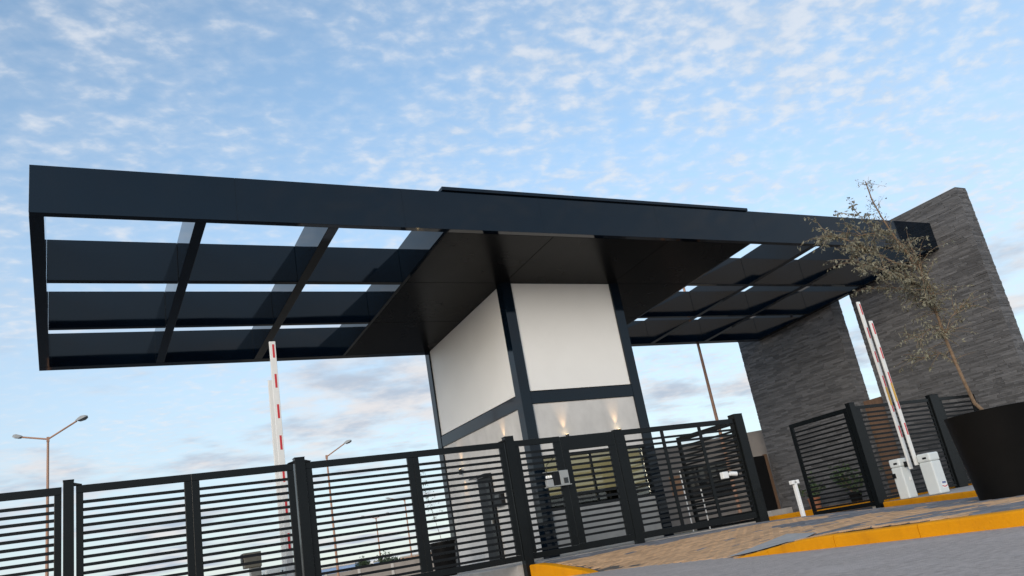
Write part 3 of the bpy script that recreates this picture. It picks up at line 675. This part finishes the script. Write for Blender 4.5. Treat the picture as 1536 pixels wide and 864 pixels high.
def twig(mb, p, d, L, r, n=6, droop=.5, wob=.25):
    pts = [Vector(p)]; d = Vector(d).normalized()
    for i in range(n):
        d = (d + Vector((random.gauss(0, wob), random.gauss(0, wob), random.gauss(0, wob)-droop*(i/n)))/3).normalized(); pts.append(pts[-1]+d*(L/n))
    mb.tube(pts, [r*(1-.8*i/n) for i in range(n+1)], 5); return pts
D0 = float((np.array([px_, py_, pz+ph-CAMZ])) @ FW)
tb = MB(); lf = MB()
base = Vector((px_, py_, pz+ph-.1))
tr = [base] + [Vector(at_d(a, b, D0+o)) for a, b, o in ((1462, 605, .0), (1446, 572, -.02), (1434, 545, .03), (1417, 505, .05), (1405, 470, .03), (1393, 435, .0), (1376, 402, -.03), (1360, 378, .02), (1338, 350, .05), (1322, 325, .03), (1308, 300, .0), (1298, 272, .0))]
nn = len(tr); tb.tube(tr, [.024*(1-.82*i/(nn-1))+.003 for i in range(nn)], 8)
allp = []
def limb(i, path, r, ntw, dens, ll=.55, droop=.7):
    pts = [tr[i]] + [Vector(at_d(a, b, D0+o)) for a, b, o in path]
    tb.tube(pts, [r*(1-.75*k/len(pts)) for k in range(len(pts))], 6)
    for _ in range(ntw):
        k = random.randrange(len(pts)-1); t = random.random(); p = pts[k].lerp(pts[k+1], t)
        d = (pts[k+1]-pts[k]).normalized() + Vector((random.gauss(0, .6), random.gauss(0, .6), random.gauss(0, .45)))
        tp = twig(tb, p, d, ll*random.uniform(.5, 1.2), .0045, 5, droop)
        leaf_cards(lf, tp, int(dens*2.1), .056, .013, .9)
limb(7, ((1345, 395, .1), (1310, 378, .2), (1275, 362, .25), (1252, 354, .3), (1240, 356, .3)), .011, 34, 14, .42, 1.0)
limb(6, ((1360, 420, -.1), (1325, 405, -.2), (1296, 397, -.3), (1276, 388, -.3)), .010, 34, 14, .42, 1.0)
limb(8, ((1345, 362, .2), (1310, 350, .3), (1285, 354, .35), (1262, 350, .4)), .009, 22, 13, .4, 1.0)
limb(5, ((1388, 450, .2), (1352, 432, .3), (1322, 432, .4)), .009, 28, 13, .42, 1.0)
limb(5, ((1400, 440, -.25), (1385, 410, -.3), (1368, 372, -.35)), .009, 24, 12)
limb(4, ((1425, 478, .25), (1440, 460, .3), (1452, 455, .3)), .007, 16, 8, .36)
limb(4, ((1400, 490, -.3), (1378, 505, -.35), (1358, 510, -.35)), .007, 17, 8, .36)
limb(3, ((1412, 530, .2), (1390, 535, .3), (1368, 538, .3)), .006, 13, 7, .32)
limb(9, ((1318, 345, -.1), (1296, 330, -.1), (1278, 312, -.15)), .006, 12, 10, .3, .2)
for _ in range(24):
    k = random.randrange(8, nn-1); p = tr[k].lerp(tr[k+1], random.random()) if k+1 < nn else tr[k]
    tp = twig(tb, p, (tr[k+1]-tr[k]).normalized()*.8 + Vector((random.gauss(0, .5), random.gauss(0, .5), random.gauss(0, .4))), random.uniform(.12, .28), .0035, 4, .1); leaf_cards(lf, tp, 8, .042, .022, .0)
for _ in range(60):
    k = random.randrange(3, 9); p = tr[k].lerp(tr[k+1], random.random())
    tp = twig(tb, p, Vector((random.gauss(0, 1), random.gauss(0, 1), random.gauss(.1, .5))), random.uniform(.15, .45), .0035, 4, .5); leaf_cards(lf, tp, 8, .045, .025, .4)
t = empty('tree', tuple(base), 'sparse dry olive tree leaning out of the huge black planter', 'tree')
tb.build('trunk', BARK, t); lf.build('crown', LEAF, t)
def potted(x, y, z, r, h, mt, plant_h, label, n=120, cat='potted plant', sapling=False, leafmat=GREEN, sq=False):
    e = empty('potted_plant', (x, y, z), label, cat)
    MB().lathe((x, y, z), [(r*.78, 0), (r*.8, .01), (r*.97, h-.04), (r*1.04, h-.038), (r*1.04, h), (r*.93, h), (r*.9, h-.06)], 28).build('pot', mt, e, smooth=True)
    MB().lathe((x, y, z+h-.055), [(r*.9, 0), (.01, .01)], 20, cap_bot=False, cap_top=True).build('soil', SOIL, e)
    s = MB(); l = MB()
    for k in range(1 if sapling else 9):
        d = Vector((random.gauss(0, .12 if sapling else .5), random.gauss(0, .12 if sapling else .5), 1))
        if sapling: d = Vector((-.15, .1, 1))
        tp = twig(s, (x+random.gauss(0, r*.2)*(not sapling), y+random.gauss(0, r*.2)*(not sapling), z+h-.05), d, plant_h*random.uniform(.8, 1.05), .007, 8, .0 if sapling else .35, .15)
        if sapling:
            for q in tp[3:]:
                for _ in range(4): t2 = twig(s, q, Vector((random.gauss(0, 1), random.gauss(0, 1), .7)), random.uniform(.1, .32), .003, 4, .1); leaf_cards(l, t2, 5, .05, .02)
        else: leaf_cards(l, tp[2:], n//4, .13, .06, .0)
    s.build('stem', BARK, e); l.build('foliage', leafmat, e)
potted(20.75, 19.0, CAMZ-.19, .20, .34, TERRA, .62, 'bushy potted plant against the stone wall beside the white post')
potted(20.75, 17.4, CAMZ-.19, .20, .30, POT, .95, 'potted plant seen through the open entry gate leaf', 160)
potted(7.62, 18.0, IN_Z, .30, .76, POT, 1.55, 'sapling in a black planter beside the tower back corner', sapling=True)
# grass bed behind the entry
g = MB()
for _ in range(2600):
    x, y = random.uniform(17.5, 20.6), random.uniform(20.6, 22.6); h = random.uniform(.05, .22); a = random.uniform(0, 6.28); w = .012
    g.quad((x-w*math.cos(a), y-w*math.sin(a), .05), (x+w*math.cos(a), y+w*math.sin(a), .05), (x+.03*math.sin(a)+w*.2, y+.03*math.cos(a), .05+h), (x+.03*math.sin(a)-w*.2, y+.03*math.cos(a), .05+h))
tag(g.build('grass', GRASS), 'strip of yellow green grass beneath the perimeter wall', 'grass', kind='stuff')

# ------------------------------------------------------------------ perimeter wall, its window, side door
A = at_d(985, 678, 30.0); B = at_d(1142, 645, 30.0); dr = Vector((B[0]-A[0], B[1]-A[1], 0)).normalized(); nrm = Vector((dr.y, -dr.x, 0))
ztop = max(A[2], B[2])
per = empty('perimeter_wall', (A[0], A[1], 0), 'plain grey brown perimeter wall with a dark window, behind the entry gate', 'wall')
def pbox(name, mt, parent, u0, u1, d0, d1, z0, z1):
    o = Vector((A[0], A[1], 0)); P = []
    for z in (z0, z1):
        for (u, d_) in ((u0, d0), (u1, d0), (u1, d1), (u0, d1)): q = o + dr*u - nrm*d_; P.append((q.x, q.y, z))
    return MB().hexa(P).build(name, mt, parent)
pbox('wall', PERIM, per, -5.0, 6.5, 0, .25, 0, ztop)
def pu(px, py):
    d_ = ray(px, py); n2 = np.array([nrm.x, nrm.y, 0]); t = (np.array([A[0], A[1], 0]) @ n2)/(d_ @ n2); q = d_*t
    return float((q[0]-A[0])*dr.x + (q[1]-A[1])*dr.y), q[2]+CAMZ
u0, z1 = pu(1020, 704); u1, _ = pu(1092, 695); _, z0 = pu(1030, 752)
wn = pbox('window', BLACK, per, u0, u1, -.05, -.004, z0, z1)
n = 4
for k in range(n):
    a = u0+.08+(u1-u0-.08)*k/n; b_ = u0+(u1-u0)*(k+1)/n-.06
    pbox('pane', DARKGLASS, wn, a, b_, -.06, -.0505, z0+.42, z1-.08)
u2, z3 = pu(1003, 716); u3, _ = pu(1019, 713); _, z2 = pu(1008, 744)
pbox('painted_panel', BRICKP, per, u2, u3, -.02, -.003, z2, z3)
e = empty('side_door', (21.4, 21.55, CAMZ-.19), 'dark plain door with timber jamb at the stone wall far end', 'door')
MB().box(20.85, 21.66, 21.50, 21.56, CAMZ-.0, R(1.86)).build('door_leaf', BLACK, e, bevel=.004); MB().box(21.665, 21.79, 21.49, 21.60, CAMZ-.0, R(1.90)).build('jamb', WOOD, e)
MB().box(20.80, 21.80, 21.0, 21.62, CAMZ-.189, CAMZ-.003).build('step', CONC, e, bevel=.01); MB().box(20.72, 20.845, 21.49, 21.60, CAMZ-.0, R(1.90)).build('jamb', WOOD, e)

# ------------------------------------------------------------------ street lamps
def lamp(x, y, h, arms, label, r=.075, zb=0.0, group='street lamps on painted poles'):
    e = empty('street_lamp', (x, y, zb), label, 'street lamp', group)
    MB().tube([(x, y, zb), (x, y, zb+h)], [r, r*.62], 12).build('pole', POLE, e, smooth=True)
    MB().box(x-r*.75, x+r*.75, y-r*.75, y+r*.75, zb+h-.02, zb+h+.16).build('cap', POLE, e, bevel=.01)
    for ex in arms:
        tip = Vector(ex); s = Vector((x, y, zb+h+.08)); d = (tip-s); dn = d.normalized(); hz = Vector((dn.x, dn.y, .22)).normalized()
        a = MB().tube([s, s+d*.78], .032, 8).build('arm', POLE, e, smooth=True)
        st = s+d*.76; side = hz.cross(Vector((0, 0, 1))).normalized(); up = side.cross(hz).normalized(); L = d.length*.30
        P = lambda u, v, w: tuple(st + hz*u*L + side*v + up*w)
        hd = MB(); rings = [(0, .04, .03, .03), (.25, .10, -.04, .07), (.6, .14, -.05, .09), (.9, .10, -.03, .06), (1.0, .03, .0, .03)]
        for (u, hw, lo, hi) in rings: hd.v += [P(u, -hw, lo), P(u, hw, lo), P(u, hw*.7, hi), P(u, -hw*.7, hi)]
        for i in range(len(rings)-1):
            for k in range(4): hd.f.append((i*4+k, i*4+(k+1) % 4, i*4+4+(k+1) % 4, i*4+4+k))
        hd.f += [(0, 1, 2, 3), tuple(4*(len(rings)-1)+k for k in range(4))]
        ho = hd.build('lamp_head', LAMPH, e)
        MB().quad(P(.3, -.08, -.052), P(.8, -.08, -.052), P(.8, .08, -.052), P(.3, .08, -.052)).build('lens', LENS, ho)
def lamp_px(D, top, tips, label, r=.075):
    p = at_d(top[0], top[1], D); lamp(p[0], p[1], p[2]-.05, [at_d(a, b, D) for a, b in tips], label, r)
lamp_px(30, (72, 660), ((127, 624), (22, 655)), 'tall double armed street lamp on orange pole beyond the outermost exit leaf', .066)
lamp_px(42, (490, 686), ((524, 660),), 'single armed street lamp on orange pole rising beside the barrier arm', .07)
lamp_px(95, (564, 778), ((582, 769), (543, 774)), 'small far double armed street lamp above the distant trees', .10)
lamp_px(80, (607, 751), ((580, 747),), 'far single armed street lamp above the tan house', .09)
p = at_d(1073, 620, 27.2); lamp(p[0], p[1], 8.6, [(p[0]+1.6, p[1]-1.2, 9.2)], 'orange lamp pole passing up behind the canopy, beside the tower', .066, .0)

# ------------------------------------------------------------------ far background seen through the exit gate
def far_tree(px, py, D, h, r, label):
    p = at_d(px, py, D); x, y = p[0], p[1]; e = empty('far_tree', (x, y, 0), label, 'tree', 'trees far beyond the exit gate')
    s = MB(); s.tube([(x, y, 0), (x+.05, y, h*.5), (x, y, h*.8)], [.16, .11, .05], 7)
    cl = [(x+random.gauss(0, r*.45), y+random.gauss(0, r*.45), h*.62+random.gauss(0, h*.16)) for _ in range(26)]
    for c in cl[:8]: s.tube([(x, y, h*.4), c], [.05, .015], 5)
    s.build('trunk', BARK, e); l = MB(); leaf_cards(l, cl, 1500, .24, r*.16); l.build('crown', TREEG, e)
far_tree(545, 850, 88, 3.1, 1.0, 'round far tree above the low wall, beside the blue house')
far_tree(583, 850, 84, 3.0, 1.35, 'broad far tree between the blue house and the tan house')
far_tree(522, 852, 86, 2.0, .8, 'low far shrub in front of the blue house')
def far_house(px0, px1, pyt, D, dep, mt, label, wins, flat=True):
    a = at_d(px0, pyt, D); b_ = at_d(px1, pyt, D); h = (a[2]+b_[2])/2
    e = empty('far_house', ((a[0]+b_[0])/2, (a[1]+b_[1])/2, 0), label, 'house', 'houses far beyond the exit gate')
    ux = Vector((b_[0]-a[0], b_[1]-a[1], 0)); L = ux.length; ux.normalize(); uy = Vector((-ux.y, ux.x, 0)); o = Vector((a[0], a[1], 0))
    def hb(name, m_, par, u0, u1, d0, d1, z0, z1):
        P = []
        for z in (z0, z1):
            for (u, d_) in ((u0, d0), (u1, d0), (u1, d1), (u0, d1)): q = o+ux*u+uy*d_; P.append((q.x, q.y, z))
        return MB().hexa(P).build(name, m_, par)
    hb('wall', mt, e, 0, L, 0, dep, 0, h); hb('parapet', CONC, e, -.05, L+.05, -.05, dep+.05, h+.005, h+.16)
    for k in range(wins):
        u = L*(k+.5)/wins; w = hb('window', FENCE, e, u-.5, u+.5, -.06, -.01, h*.42, h*.75); hb('pane', DARKGLASS, w, u-.42, u+.42, -.08, -.062, h*.45, h*.72)
far_house(462, 533, 852, 105, 8, HOUSEB, 'long low blue house behind the low far shrub', 4)
far_house(560, 586, 842, 110, 8, HOUSEB, 'blue house between the two far trees', 2)
far_house(600, 660, 832, 90, 9, HOUSET, 'tan house with flat roof at the foot of a far lamp', 3)
w = MB(); a = at_d(440, 880, 70); b_ = at_d(700, 836, 70)
e = empty('far_wall', (a[0], a[1], 0), 'low pale rendered wall with piers far beyond the exit gate', 'wall')
d = Vector((b_[0]-a[0], b_[1]-a[1], 0)); L = d.length; d.normalize(); q = Vector((-d.y, d.x, 0)); hgt = 1.75
def fw(name, mt, u0, u1, d0, d1, z0, z1):
    P = []
    for z in (z0, z1):
        for (u, v) in ((u0, d0), (u1, d0), (u1, d1), (u0, d1)): r_ = Vector((a[0], a[1], 0))+d*u+q*v; P.append((r_.x, r_.y, z))
    return MB().hexa(P).build(name, mt, e)
k = 0; u = 0
while u < L:
    fw('wall_panel', PERIM, u+.13, min(u+2.9, L)-.002, 0, .15, 0, hgt); fw('pier', CONC, u-.12, u+.128, -.06, .2, 0, hgt+.1); u += 2.9
